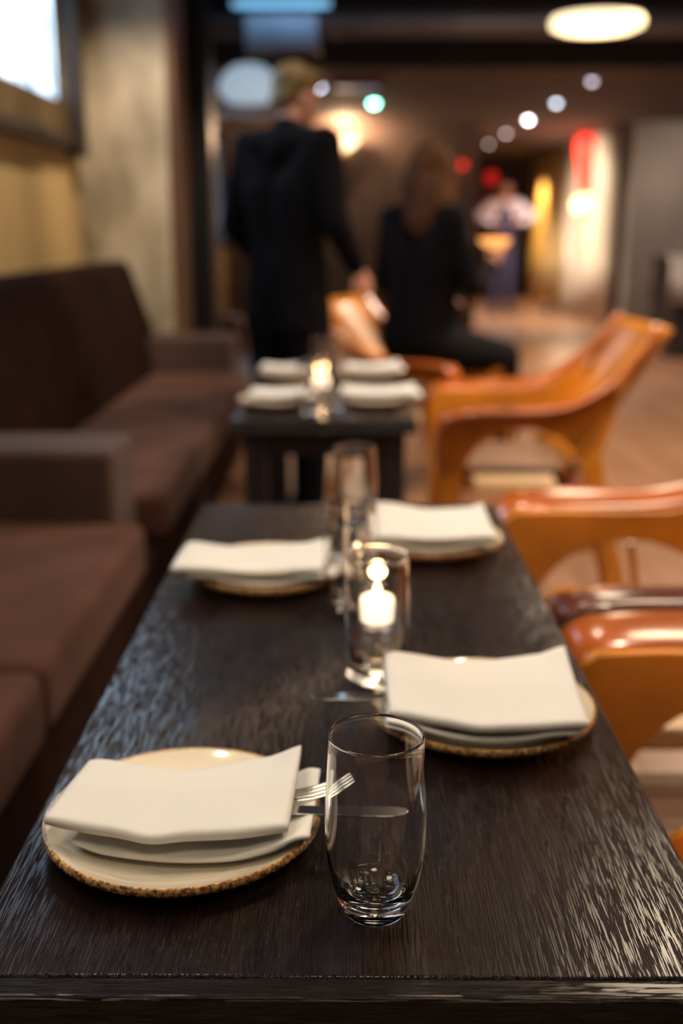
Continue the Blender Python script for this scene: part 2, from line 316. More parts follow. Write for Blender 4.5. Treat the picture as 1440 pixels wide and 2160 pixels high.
lamp('AREA', 'blue_strip_fill', (-0.43, 7.35, 2.56), 1.2, (0.3, 0.65, 1.0), aim((-0.43, 7.35, 2.56), (-0.43, 7.6, 2.4)), shape='RECTANGLE', size=0.6, size_y=0.05)

# ------------------------------------------------------------------ lamps
def downlight(x, y, z, r, m, label, grp=None, em=None):
    t = empty('recessed_spotlight', (x, y, z), label, 'spotlight', grp)
    MB().lathe([(r*1.05, 0.0), (r*1.5, 0.0), (r*1.45, -0.004), (r*1.05, -0.006)], 24).build('trim_ring', M['darkmetal'], t)
    MB().lathe([(r, 0.0), (r, -0.012), (r*0.85, -0.012-r*0.4), (r*0.5, -0.012-r*0.7), (0.0001, -0.012-r*0.8)], 24).build('lens', m, t, smooth=True)
    return t
dl = emit('downlight_lens', (1.0, 0.8, 0.55), 10)
dm = []
for x, y, p, sp, lb in DOWN:
    downlight(x, y, 3.2, 0.035, dl, lb, 'ceiling downlights over the tables')
ROW = [(10.2, 4, (0.80, 0.70, 0.80)), (11.9, 9, (0.75, 0.85, 1.0)), (13.7, 30, (1.0, 0.88, 0.95)), (15.6, 5, (0.9, 0.72, 0.72)), (17.5, 3.5, (0.9, 0.72, 0.68)), (19.2, 2.2, (0.8, 0.6, 0.6))]
words = ['nearest of the receding row of ceiling spotlights, dim lilac', 'second of the receding row of ceiling spotlights, pale blue-white', 'brightest white spotlight, third of the receding ceiling row',
         'fourth of the receding row of ceiling spotlights, dim pinkish', 'fifth of the receding row of ceiling spotlights, faint pinkish', 'farthest and faintest spotlight of the receding ceiling row']
for (y, s, c), wd in zip(ROW, words):
    downlight(2.12, y, 2.5, 0.03, emit('spot_lens', c, s), wd, 'row of ceiling spotlights leading down the corridor')
downlight(0.25, 11.9, 2.5, 0.04, emit('spot_lens_green', (0.25, 1.0, 0.75), 28), 'very bright cyan-green ringed spotlight on the ceiling left of the row')
downlight(-0.27, 10.6, 2.5, 0.03, emit('spot_lens_cool', (0.75, 0.8, 1.0), 9), 'dim cool spotlight on the ceiling right of the standing man\'s head')
t = empty('ceiling_light_strip', (0.06, 10.55, 2.5), 'pale blue-grey flat light strip on the low ceiling beside the cyan spotlight', 'light')
MB().box((-0.2, -0.12, -0.03), (0.22, 0.12, 0)).build('casing', M['darkmetal'], t)
MB().box((-0.18, -0.125, -0.035), (0.20, 0.1, -0.028)).build('diffuser', emit('strip_diffuser', (0.45, 0.45, 0.62), 0.3), t)
# opal pendant by the man's head
t = empty('dome_pendant', (-0.76, 8.8, 2.16), 'bluish white opal glass dome pendant left of the standing man\'s head', 'pendant lamp')
MB().lathe([(0.0001, 0.0), (0.16, 0.01), (0.22, 0.06), (0.235, 0.12), (0.20, 0.20), (0.12, 0.265), (0.03, 0.285)], 40).build('shade', emit('opal_glass', (0.50, 0.66, 0.82), 0.62), t, smooth=True)
MB().tube([(0, 0, 0.28), (0, 0, 1.06)], 0.006, 8).build('cord', M['darkmetal'], t)
# the visible disc pendant; unseen copies are added below for fill and highlights
t = empty('disc_pendant', (1.33, 6.35, 2.27), 'glowing cream disc pendant hanging at the upper right', 'pendant lamp', 'cream disc pendants')
MB().lathe([(0.0001, 0.0), (0.20, 0.004), (0.245, 0.022), (0.25, 0.05), (0.235, 0.07)], 48).build('diffuser', emit('cream_diffuser', (1.0, 0.78, 0.46), 2.2), t, smooth=True)
MB().lathe([(0.0001, 0.095), (0.20, 0.09), (0.245, 0.072), (0.235, 0.068)], 48).build('cap', M['darkmetal'], t, smooth=True)
MB().tube([(0, 0, 0.09), (0, 0, 0.93)], 0.006, 8).build('cord', M['darkmetal'], t)
hot = emit('added_disc_diffuser', (1.0, 0.82, 0.56), 18)
for x, y, lb in ((0.96, 2.8, 'added unseen cream disc above the armchairs right of the near table'), (0.10, -0.25, 'added unseen cream disc at the near end of the near table'), (-0.9, 0.9, 'added unseen cream disc above the near sofa')):
    c = copy_tree(t, lb, (x, y, 2.30))
    for k in [q for q in bpy.data.objects if q.parent == c and q.name.startswith('diffuser')]: k.data = k.data.copy(); k.data.materials[0] = hot
lamp('POINT', 'disc_pendant_glow', (1.33, 6.35, 2.2), 25, WARM2, shadow_soft_size=0.2)
lamp('POINT', 'disc_pendant_glow', (0.96, 2.8, 2.2), 12, WARM2, shadow_soft_size=0.2)  # this glow and the next two belong to the added discs
lamp('POINT', 'disc_pendant_glow', (0.10, -0.25, 2.2), 0.5, WARM2, shadow_soft_size=0.2)
lamp('POINT', 'disc_pendant_glow', (-0.9, 0.9, 2.2), 1, WARM2, shadow_soft_size=0.2)
# bowl uplighter on the back wall
t = empty('wall_sconce', (-0.06, 14.0, 2.20), 'glowing bowl wall sconce throwing warm light up the taupe back wall', 'wall lamp')
MB().lathe([(0.02, -0.03), (0.07, -0.015), (0.13, 0.03), (0.16, 0.10), (0.15, 0.10), (0.12, 0.04), (0.06, 0.0), (0.0001, -0.01)], 36).build('bowl', emit('bowl_glass', (1.0, 0.72, 0.42), 4.0), t, smooth=True)
MB().lathe([(0.0001, -0.17), (0.05, -0.15), (0.065, -0.11), (0.04, -0.06), (0.018, -0.03)], 24).build('finial', M['brass'], t, smooth=True)
MB().box((-0.03, 0.12, -0.06), (0.03, 0.2, 0.04)).tube([(0, 0.15, -0.03), (0, 0.03, -0.03)], 0.012).build('bracket', M['brass'], t)
lamp('POINT', 'wall_sconce_glow', (-0.06, 13.85, 2.34), 80, (1.0, 0.62, 0.36), shadow_soft_size=0.06)
# red torch sconce on the curtain wall
t = empty('red_wall_lamp', (3.22, 15.55, 1.36), 'tall red glowing torch-shaped lamp above a cream bowl on the curtain wall', 'wall lamp')
MB().lathe([(0.07, 0.33), (0.085, 0.5), (0.11, 0.72), (0.15, 0.9), (0.16, 1.02), (0.11, 1.1), (0.0001, 1.12)], 32).build('red_shade', emit('red_glass', (1.0, 0.03, 0.015), 1.6), t, smooth=True)
MB().lathe([(0.0001, 0.10), (0.12, 0.11), (0.155, 0.18), (0.15, 0.26), (0.08, 0.33)], 32).build('cream_bowl', emit('cream_bowl_glass', (1.0, 0.62, 0.28), 2.6), t, smooth=True)
MB().lathe([(0.0001, 0.0), (0.03, 0.02), (0.05, 0.07), (0.03, 0.105)], 20).tube([(0, 0, 0.06), (0.2, 0, 0.06)], 0.015).build('bracket', M['brass'], t)
lamp('POINT', 'red_lamp_glow', (2.95, 15.4, 2.1), 6, (1, 0.08, 0.03), shadow_soft_size=0.1)
lamp('POINT', 'cream_bowl_glow', (2.98, 15.4, 1.4), 22, (1, 0.72, 0.45), shadow_soft_size=0.1)
# floor uplight and amber wall washer on the curtains
t = empty('floor_uplight', (3.02, 16.9, 0), 'small black floor uplight at the foot of the brightly lit curtain', 'floor lamp')
MB().lathe([(0.05, 0), (0.05, 0.1), (0.04, 0.11)], 20).build('can', M['darkmetal'], t)
MB().lathe([(0.038, 0.108), (0.0001, 0.112)], 20).build('lens', emit('uplight_lens', (1, .85, .7), 10), t)
lamp('SPOT', 'uplight_beam', (3.02, 16.9, 0.14), 150, (1, 0.86, 0.72), aim((3.02, 16.9, 0.14), (3.28, 16.95, 2.2)), spot_size=0.7, spot_blend=0.7, shadow_soft_size=0.04)
t = empty('wall_washer', (2.6, 19.3, 2.42), 'amber wall washer lamp near the far end of the corridor ceiling', 'light')
MB().tube([(0, 0, 0), (0.08, 0, -0.06)], 0.05, 16).tube([(0, 0, 0), (0, 0, 0.08)], 0.01).build('can', M['darkmetal'], t)
lamp('SPOT', 'washer_beam', (2.72, 19.3, 2.32), 330, (1, 0.62, 0.22), aim((2.72, 19.3, 2.32), (3.36, 19.4, 1.2)), spot_size=1.3, spot_blend=0.8, shadow_soft_size=0.05)
lamp('SPOT', 'curtain_beam', (2.0, 15.0, 2.44), 330, (1, 0.84, 0.68), aim((2.0, 15.0, 2.44), (3.36, 15.5, 0.9)), spot_size=2.0, spot_blend=0.8, shadow_soft_size=0.05)
lamp('SPOT', 'corridor_floor_beam', (2.12, 15.2, 2.44), 560, (1, 0.84, 0.72), (0, 0, 0), spot_size=1.9, spot_blend=0.9, shadow_soft_size=0.05)
lamp('SPOT', 'hall_floor_beam', (2.12, 10.2, 2.44), 460, (1, 0.80, 0.66), (0, 0, 0), spot_size=1.9, spot_blend=0.9, shadow_soft_size=0.05)
lamp('SPOT', 'corridor_end_beam', (2.12, 18.0, 2.44), 420, (1, 0.80, 0.66), (0, 0, 0), spot_size=1.9, spot_blend=0.9, shadow_soft_size=0.05)
lamp('SPOT', 'grey_wall_beam', (3.9, 12.2, 2.44), 150, (1, 0.84, 0.72), aim((3.9, 12.2, 2.44), (4.3, 14, 1.2)), spot_size=1.9, spot_blend=0.9, shadow_soft_size=0.1)
downlight(2.12, 18.3, 2.5, 0.02, M['darkmetal'], 'small unlit ceiling fitting far down the corridor')
# two red lights in the corridor
for x, y, z, r, s, lb in ((1.40, 14.10, 2.0, 0.045, 1.3, 'bright red round lantern on the corridor corner behind the seated woman'), (2.68, 21.5, 2.17, 0.12, 0.5, 'dim red round lantern in front of the far doors')):
    t = empty('red_lantern', (x, y, z), lb, 'lantern', 'red lanterns in the corridor')
    MB().lathe([(0.0001, -r), (r*.6, -r*.8), (r, -r*.2), (r, r*.2), (r*.6, r*.8), (0.0001, r)], 24).build('globe', emit('red_lantern_glass', (1.0, 0.03, 0.02), s), t, smooth=True)
    MB().tube([(0, 0, r), (0, 0, 2.5-z)], 0.006, 8).build('cord', M['darkmetal'], t)

# curtains along the corridor wall
def curtain(y0, y1, m, label, x=3.33, amp=0.035, per=0.19):
    P = []
    n = int((y1-y0)/per*10)
    for i in range(n+1):
        y = y0+(y1-y0)*i/n; xx = x+amp*sin(2*pi*(y-y0)/per)+0.012*sin(y*7.3)
        P.append([(xx, y, z) for z in (0.03, 0.8, 1.6, 2.47)])
    o = MB().grid(P).build('curtain', m, smooth=True, solid=0.01)
    return tag(o, label, 'curtain', 'curtains on the corridor wall')
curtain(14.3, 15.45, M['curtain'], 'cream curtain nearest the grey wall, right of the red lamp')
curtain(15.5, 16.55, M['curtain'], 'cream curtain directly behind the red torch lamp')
curtain(16.6, 17.45, mat('lit_cream_curtain_cloth', (0.72, 0.64, 0.52), 0.85, var=0.05), 'cream curtain in a paler, lit colour left of the red torch lamp')  # cream cloth made paler for the bright streak of light on it
curtain(17.6, 20.4, mat('amber_lit_curtain_cloth', (0.60, 0.42, 0.18), 0.85, var=0.08), 'cream curtain in an amber-lit gold colour at the far end of the corridor')  # cream cloth coloured golden for the amber light falling there

# draped counter at the right
t = empty('service_counter', (3.85, 11.2, 0), 'dark counter draped in pale cloth by the grey wall', 'counter')
MB().box((-0.7, -0.4, 0), (1.3, 0.4, 0.97)).build('body', M['darkpaint'], t, bevel=0.01)
P = []
for i in range(61):
    x = -0.75+2.1*i/60; wv = 0.012*sin(i*0.9)
    P.append([(x, 0.42, 0.56), (x, 0.42, 0.975), (x, 0.0, 0.978), (x, -0.43, 0.975), (x, -0.45+wv, 0.75), (x, -0.46+wv*1.6, 0.54)])
MB().grid(P).build('cloth', M['cloth'], t, smooth=True, solid=0.006)
t = empty('coffee_machine', (4.0, 11.15, 0.984), 'small black machine standing on the pale draped counter', 'machine')
MB().box((-0.22, -0.18, 0.0), (0.3, 0.2, 0.28)).build('body', M['darkmetal'], t, bevel=0.02)
MB().box((-0.15, -0.2, 0.16), (0.22, -0.175, 0.24)).build('front_panel', M['steel'], t, bevel=0.005)

# pouf far left
tag(MB().lathe([(0.0001, 0.36), (0.14, 0.355), (0.19, 0.30), (0.20, 0.15), (0.18, 0.0), (0.0001, 0)], 32).build('pouf', M['seatpad'], smooth=True, loc=(-1.28, 11.6, 0.0)), 'tan round pouf on the floor by the far window', 'pouf')

# ------------------------------------------------------------------ sofas
def rbox(a, b, name, m, parent, bev=0.03): return MB().box(a, b).build(name, m, parent, bevel=bev, seg=5)
def sofa(y0, y1, arms, label, ncush):
    t = empty('sofa', (-1.0, (y0+y1)/2, 0), label, 'sofa', 'dark brown banquette sofas along the left wall')
    L = (y1-y0)/2
    rbox((-0.45, -L, 0.06), (0.42, L, 0.30), 'base', M['velvet'], t, 0.02)
    for x in (-0.4, 0.36):
        for y in (-L+0.06, L-0.06): MB().tube([(x, y, 0), (x, y, 0.08)], 0.02).build('leg', M['darkmetal'], t)
    s0 = -L+(0.30 if arms[0] else 0); s1 = L-(0.30 if arms[1] else 0)
    for k in range(ncush):
        a = s0+(s1-s0)*k/ncush; b = s0+(s1-s0)*(k+1)/ncush
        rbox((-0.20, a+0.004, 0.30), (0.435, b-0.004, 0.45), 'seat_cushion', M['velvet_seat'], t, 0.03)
    # leaning back
    n = 3
    prof = [(-0.10, 0.45), (-0.16, 0.70), (-0.27, 1.03), (-0.30, 1.06), (-0.42, 1.06), (-0.45, 1.02), (-0.45, 0.30), (-0.2, 0.30)]
    MB().prism(prof, s0 if not arms[0] else -L, L-(0.0)).build('backrest', M['velvet'], t, bevel=0.03, seg=4, ang=20)
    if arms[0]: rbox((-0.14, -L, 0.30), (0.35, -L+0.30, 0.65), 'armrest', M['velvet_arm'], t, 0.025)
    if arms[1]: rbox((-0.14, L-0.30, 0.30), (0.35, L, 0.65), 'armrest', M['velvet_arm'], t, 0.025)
    return t
sofa(-0.2, 3.23, (False, True), 'dark brown velvet sofa beside the near table, broad arm at its far end', 3)
sofa(3.26, 6.48, (False, True), 'dark brown velvet sofa beside the far table, tall back against the tan wall', 2)

# ------------------------------------------------------------------ tables
def table(cx, y0, y1, hw, z, label):
    t = empty('dining_table', (cx, (y0+y1)/2, 0), label, 'table', 'long dark wooden dining tables')
    L = (y1-y0)/2; th = 0.042
    MB().box((-hw, -L+0.022, z-th), (hw, L-0.022, z)).build('tabletop', M['table'], t, bevel=0.0022, seg=2)
    for s in (-1, 1):
        MB().box((-hw, min(s*L, s*(L-0.0215)), z-th), (hw, max(s*L, s*(L-0.0215)), z-0.0004)).build('end_strip', M['table_x'], t, bevel=0.003, seg=3)
    MB().box((-hw+0.05, -L+0.05, z-th-0.07), (hw-0.05, L-0.05, z-th)).build('apron', M['black_wood'], t)
    for sx in (-1, 1):
        for sy in (-1, 1):
            x = sx*(hw-0.065); y = sy*(L-0.065)
            MB().box((x-0.033, y-0.033, 0), (x+0.033, y+0.033, z-th)).build('leg', M['black_wood'], t, bevel=0.004)
    return t
TZ = 0.72
table(0.0, 0.652, 2.065, 0.284, TZ, 'near dark brushed oak table set with four plates')
table(-0.07, 3.03, 4.2, 0.262, TZ, 'far dark table set with four white napkins beyond the near table')
t_near = bpy.data.objects['dining_table']
MB().prism([(0.195, 0.690), (0.215, 0.6965), (0.24, 0.699), (0.262, 0.7035), (0.272, 0.697), (0.268, 0.689), (0.245, 0.685), (0.22, 0.687)], -0.7071, -0.7058).build('worn_patch', mat('worn_bare_wood', (0.14, 0.07, 0.035), 0.6, var=0.3, scale=60), t_near)

# ------------------------------------------------------------------ chairs
def chair_parts(t, near_mat, far_mat, panel_mat):
    # arm path in x-z (x=0 is the front)
    def path():
        pts = [(0.012, 0.40), (0.0, 0.46), (-0.004, 0.55), (0.004, 0.61), (0.025, 0.64), (0.06, 0.655), (0.15, 0.660), (0.27, 0.658), (0.38, 0.662), (0.47, 0.685), (0.56, 0.735), (0.64, 0.81), (0.70, 0.89), (0.725, 0.935)]
        wid = [0.065, 0.09, 0.11, 0.125, 0.135, 0.14, 0.14, 0.14, 0.13, 0.11, 0.085, 0.06, 0.045, 0.04]
        return pts, wid
    pts, wid = path()
    for s, m in ((-1, near_mat), (1, far_mat)):
        P = []
        for (x, z), wd in zip(pts, wid):
            inner = 0.265; outer = inner+wd
            row = []
            for q in (0, 0.15, 0.4, 0.7, 1.0):
                y = inner+(outer-inner)*q
                droop = -0.018*(1-q)**4 if z > 0.6 else 0
                row.append((x, s*y, z+droop))
            P.append(row)
        MB().grid(P).build('arm', m, t, smooth=True, solid=0.02, sub=1)
        # side panel with an open arch between front and rear leg
        top = [(0.006, 0.585), (0.018, 0.622), (0.045, 0.645), (0.15, 0.648), (0.27, 0.646), (0.38, 0.648), (0.47, 0.670), (0.56, 0.72), (0.60, 0.755)]
        poly = list(top)+[(0.60, 0.62), (0.56, 0.50), (0.60, 0.30), (0.68, 0.0), (0.62, 0.0), (0.53, 0.18)]
        for k in range(15):
            a = pi*k/14; poly.append((0.295+0.205*cos(a), 0.405+0.178*sin(a)))
        poly += [(0.08, 0.2), (0.085, 0.0), (0.02, 0.0), (0.010, 0.3)]
        MB().prism(poly, s*0.262-0.012, s*0.262+0.012).build('side_panel', panel_mat, t, bevel=0.004, seg=2)
    for xx in (0.245, 0.315):
        MB().tube([(xx-0.015, 0.262, 0.575), (xx+0.03, 0.262, 0.34)], 0.009, 8).build('spindle', M['cognac_lit'], t, smooth=True)
    # curved backrest
    P = []
    for i in range(13):
        v = i/12; row = []
        for j in range(17):
            u = -1+2*j/16; y = 0.285*u
            bulge = 0.11*(1-u*u)
            xs = 0.42+0.30*v**0.9; zs = 0.44+0.10*v*0+0.48*v**1.15
            row.append((xs+bulge*(0.4+0.6*v), y, zs-0.02*(1-u*u)*v))
        P.append(row)
    MB().grid(P).build('backrest', panel_mat, t, smooth=True, solid=0.016)
    # seat
    MB().box((0.12, -0.335, 0.375), (0.40, 0.335, 0.42)).build('lit_seat_edge', M['lit_edge'], t, bevel=0.012)  # pale bar added for the lit edge of the taupe seat
    MB().box((0.10, -0.248, 0.360), (0.53, 0.248, 0.374)).build('seat_board', M['cognac'], t, bevel=0.004)
    rbox((0.105, -0.245, 0.421), (0.50, 0.245, 0.445), 'seat_pad', M['seatpad'], t, 0.012)
def chair(loc, rz, label, a=None, b=None, p=None):
    t = empty('armchair', loc, label, 'armchair', 'cognac lacquered armchairs', rz)
    chair_parts(t, a or M['cognac'], b or M['cognac'], p or M['cognac_lit'])
    return t
c4 = chair((0.315, 1.212, 0), 0, 'nearest cognac armchair at the right of the near table, cut by the frame')
c3 = chair((0.315, 2.035, 0), 0, 'cognac armchair with dark red near arm at the near table\'s far right place', a=M['redwood'])
c2 = copy_tree(c4, 'whole cognac armchair at the right of the far table, seen from its side', (0.30, 3.92, 0), 0)
c1 = copy_tree(c4, 'cognac armchair beyond the far table that the woman in black perches on', (0.62, 5.12, 0), R(155))

c4.location.y = 1.25; c4.scale.y = 0.9

# ------------------------------------------------------------------ tableware
PR = [(0.0001, 0.0045), (0.062, 0.0045), (0.085, 0.0065), (0.105, 0.0130), (0.116, 0.0190), (0.1190, 0.0208), (0.1208, 0.0205), (0.1218, 0.0188), (0.1220, 0.0160), (0.1205, 0.0130), (0.113, 0.0085), (0.098, 0.0025), (0.080, 0.0), (0.0001, 0.0)]
plate0 = None
def plate(x, y, label, z=TZ+0.0006):
    global plate0
    if plate0 is None:
        plate0 = MB().lathe(PR, 96).build('dinner_plate', M['plate'], smooth=True, loc=(x, y, z)); o = plate0
    else:
        o = plate0.copy(); col.objects.link(o); o.location = (x, y, z)
    return tag(o, label, 'plate', 'cream plates with speckled brown rims')
plate(-0.146, 0.868, 'cream plate with speckled brown rim, nearest at the left beside the water glass')
plate(0.147, 1.104, 'cream plate with speckled brown rim, nearer of the two on the right')
plate(-0.125, 1.60, 'cream plate with brown rim at the far left of the near table')
plate(0.138, 1.775, 'cream plate with brown rim at the far right of the near table')
for x, y, lb in ((-0.215, 3.30, 'near left plate on the far table, hidden under its napkin'), (0.075, 3.33, 'near right plate on the far table, hidden under its napkin'),
                 (-0.215, 3.93, 'far left plate on the far table, hidden under its napkin'), (0.075, 3.95, 'far right plate on the far table, hidden under its napkin')):
    plate(x, y, lb)

def plate_h(r):
    pts = [(0, 0.0045), (0.062, 0.0045), (0.085, 0.0065), (0.105, 0.0135), (0.116, 0.0195), (0.1215, 0.0220), (0.13, 0.0220)]
    for (a, za), (b, zb) in zip(pts, pts[1:]):
        if r <= b: return za+(zb-za)*(r-a)/(b-a)
    return 0.0220
def napkin(x, y, fl, fr, bl, br, label, px, py, seed=0, dip=0.010, wave=1.0, bow=0.006, under=0.020):
    """folded cloth on the plate centred at (px, py); fl/fr/bl/br = corners relative to (x, y)"""
    rnd = random.Random(seed); mb = MB(); NU, NV = 48, 20; ph = rnd.uniform(0, 6)
    def bil(u, v, c):
        (ax, ay), (bx, by), (cx, cy), (dx, dy) = c
        return ((ax*(1-u)+bx*u)*(1-v)+(cx*(1-u)+dx*u)*v, (ay*(1-u)+by*u)*(1-v)+(cy*(1-u)+dy*u)*v)
    def layer(c, off, th, amp, vdip, bow, top):
        P = []
        for i in range(NU+1):
            u = i/NU; tp = []; bt = []
            sag = math.exp(-((u-0.45)/0.10)**2); wide = math.exp(-((u-0.47)/0.28)**2)
            for j in range(NV+1):
                v = 1-j/NV; qx, qy = bil(u, v, c)
                qy -= bow*(1-(2*u-1)**2)*(1-v)          # the front hangs forward in the middle
                qy -= vdip*0.6*sag*(1-v)**3
                if top: qy -= 0.012*wide*v**3
                b = TZ+0.001+off+plate_h(math.hypot(qx+x-px, qy+y-py))*(1 if not top else 0.25)+(0.75*0.022 if top else 0)
                b += amp*0.5*(1+sin(5.5*u+ph+1.5*v))*(0.4+0.6*v) if top else 0
                endf = 1-0.35*math.exp(-u/0.04)-0.35*math.exp(-(1-u)/0.04)
                t = th*endf*(0.75+0.25*(1-abs(2*v-1)))
                if top: t -= vdip*0.35*wide*v**2.5; t -= vdip*0.12*sag
                t = max(t, 0.002)
                if top and i > NU*0.85: b += 0.010*((u-0.85)/0.15)**1.5*v**1.5
                bt.append((qx, qy, b)); tp.append((qx, qy, b+t))
            ring = list(tp); fx, fy, fz = tp[-1]; r = (tp[-1][2]-bt[-1][2])/2; lip = min(r*1.0, 0.009)
            for k in range(1, 8):
                a = pi*k/8; ring.append((fx, fy-lip*sin(a), fz-r*(1-cos(a))))
            ring += bt[::-1]; P.append(ring)
        n0 = len(mb.v); mb.grid(P, closed=True); n = len(P[0])
        for i in (0, NU):
            b0 = n0+i*n; k0 = 0; k1 = n-1
            while k1-k0 > 2:
                mb.f.append((b0+k0, b0+k0+1, b0+k1-1, b0+k1)); k0 += 1; k1 -= 1
    def sh(c, k, dx=0, dy=0):
        mx = sum(p[0] for p in c)/4; my = sum(p[1] for p in c)/4
        return [(mx+(p[0]-mx)*k+dx, my+(p[1]-my)*k+dy) for p in c]
    C = [fl, fr, bl, br]
    layer(sh(C, 0.86, under*0.6, -0.001), 0.0002, 0.0065, 0, 0, bow*0.9, False)
    layer(sh(C, 0.98, under, -0.004), 0.0070, 0.0080, 0, 0.001, bow, False)
    layer(C, 0.0135, 0.0150, 0.0022*wave, dip, bow, True)
    o = mb.build('folded_napkin', M['linen'], smooth=True, loc=(x, y, 0))
    for p in o.data.polygons: p.use_smooth = True
    if 'sharp_edge' in o.data.attributes: o.data.attributes.remove(o.data.attributes['sharp_edge'])
    return tag(o, label, 'napkin', 'folded white napkins')
napkin(-0.160, 0.89, (-0.094, -0.072), (0.110, -0.080), (-0.080, 0.028), (0.116, 0.036), 'white napkin folded thick on the nearest left plate', -0.146, 0.868, 1, dip=0.012, bow=0.013)
napkin(0.145, 1.108, (-0.104, -0.080), (0.095, -0.104), (-0.104, 0.072), (0.104, 0.072), 'white napkin folded on the nearer right plate, drooping at its front', 0.147, 1.104, 2, dip=0.009, wave=0.5, bow=0.018, under=-0.004)
napkin(-0.140, 1.60, (-0.118, -0.090), (0.100, -0.096), (-0.112, 0.035), (0.104, 0.038), 'white folded napkin overhanging the far left plate of the near table', -0.125, 1.60, 3, dip=0.004)
napkin(0.136, 1.79, (-0.088, -0.112), (0.100, -0.110), (-0.090, 0.105), (0.098, 0.062), 'white napkin folded flat on the far right plate of the near table', 0.138, 1.775, 4, dip=0.004, wave=0.5, under=-0.002, bow=0.002)
for k, (x, y, hw, lb) in enumerate(((-0.215, 3.29, 0.085, 'white folded napkin at the near left place of the far table'), (0.09, 3.33, 0.112, 'white folded napkin at the near right place of the far table'),
                    (-0.23, 3.92, 0.085, 'white folded napkin at the far left place of the far table'), (0.08, 3.95, 0.10, 'white folded napkin at the far right place of the far table'))):
    px, py = ((-0.215, 3.30), (0.075, 3.33), (-0.215, 3.93), (0.075, 3.95))[k]
    napkin(x, y, (-hw, -0.07), (hw, -0.07), (-hw, 0.07), (hw, 0.07), lb, px, py, 5+k, dip=0.006)

# glasses
def glass_profile():
    out = [(0.0001, 0.0005), (0.018, 0.0), (0.0235, 0.0008), (0.0262, 0.005), (0.0305, 0.016), (0.0345, 0.030), (0.0372, 0.045), (0.0388, 0.060), (0.0393, 0.075), (0.0390, 0.092), (0.0381, 0.112), (0.0369, 0.132), (0.0362, 0.1475), (0.0365, 0.1492), (0.0364, 0.1505), (0.0359, 0.1514)]
    inn = [(0.0352, 0.1515), (0.0346, 0.1508), (0.0344, 0.1495), (0.0347, 0.1475), (0.0357, 0.132), (0.0368, 0.112), (0.0377, 0.092), (0.0379, 0.075), (0.0373, 0.060), (0.0355, 0.045), (0.0320, 0.031), (0.0265, 0.0205), (0.018, 0.0145), (0.009, 0.0125), (0.0001, 0.012)]
    return out+inn
g0 = MB().lathe(glass_profile(), 96).build('water_glass', M['glass'], smooth=True, loc=(0.021, 0.752, TZ+0.0008))
g0.modifiers.new('sub', 'SUBSURF').levels = 1; g0.modifiers['sub'].render_levels = 1
for p in g0.data.polygons: p.use_smooth = True
g0.data.attributes.remove(g0.data.attributes['sharp_edge']) if 'sharp_edge' in g0.data.attributes else None
tag(g0, 'sharp clear empty tumbler standing nearest, at the table\'s front edge', 'glass', 'clear water tumblers')
for x, y, lb in ((0.034, 1.225, 'clear tumbler directly in front of the candle, beside the nearer right napkin'), (0.002, 1.46, 'blurred clear tumbler left behind the candle, near the left plate'),
                 (0.010, 1.87, 'blurred clear tumbler at the far end of the near table'),
                 (-0.112, 3.14, 'tiny blurred tumbler at the near left of the far table'), (-0.045, 3.22, 'tiny blurred tumbler right of the candle on the far table'),
                 (-0.095, 3.86, 'tiny blurred tumbler behind the candle on the far table'), (-0.035, 4.02, 'farthest blurred tumbler on the far table')):
    c = g0.copy(); col.objects.link(c); c.location = (x, y, TZ+0.0008); c['label'] = lb

# candles
def candle(x, y, label, p=1.0):
    t = empty('votive_candle', (x, y, TZ+0.0008), label, 'candle', 'lit votive candles'); t.scale = (1.14, 1.14, 1.0)
    MB().lathe([(0.0001, 0.0), (0.020, 0.0), (0.0225, 0.003), (0.0275, 0.072), (0.0280, 0.0735), (0.0265, 0.0735), (0.0258, 0.072), (0.0212, 0.010), (0.0195, 0.0065), (0.0001, 0.0062)], 48).build('glass_holder', M['glass'], t, smooth=True)
    MB().lathe([(0.0001, 0.012), (0.0185, 0.012), (0.0205, 0.0145), (0.0222, 0.040), (0.0215, 0.043), (0.0001, 0.041)], 36).build('wax', M['wax_lit'], t, smooth=True)
    MB().tube([(0, 0, 0.0405), (0.0004, 0, 0.050)], 0.0008, 6).build('wick', M['darkmetal'], t)
    MB().lathe([(0.0001, 0.0435), (0.0034, 0.046), (0.0046, 0.050), (0.0036, 0.057), (0.0014, 0.064), (0.0001, 0.068)], 16).build('flame', M['flame'], t, smooth=True)
    lamp('POINT', 'candle_light', (x, y, TZ+0.085), 0.9*p, (1.0, 0.58, 0.26), shadow_soft_size=0.012)
candle(0.038, 1.375, 'lit white votive candle in clear glass in the middle of the near table')
candle(-0.093, 3.58, 'lit white votive candle in clear glass on the far table', 1.2)

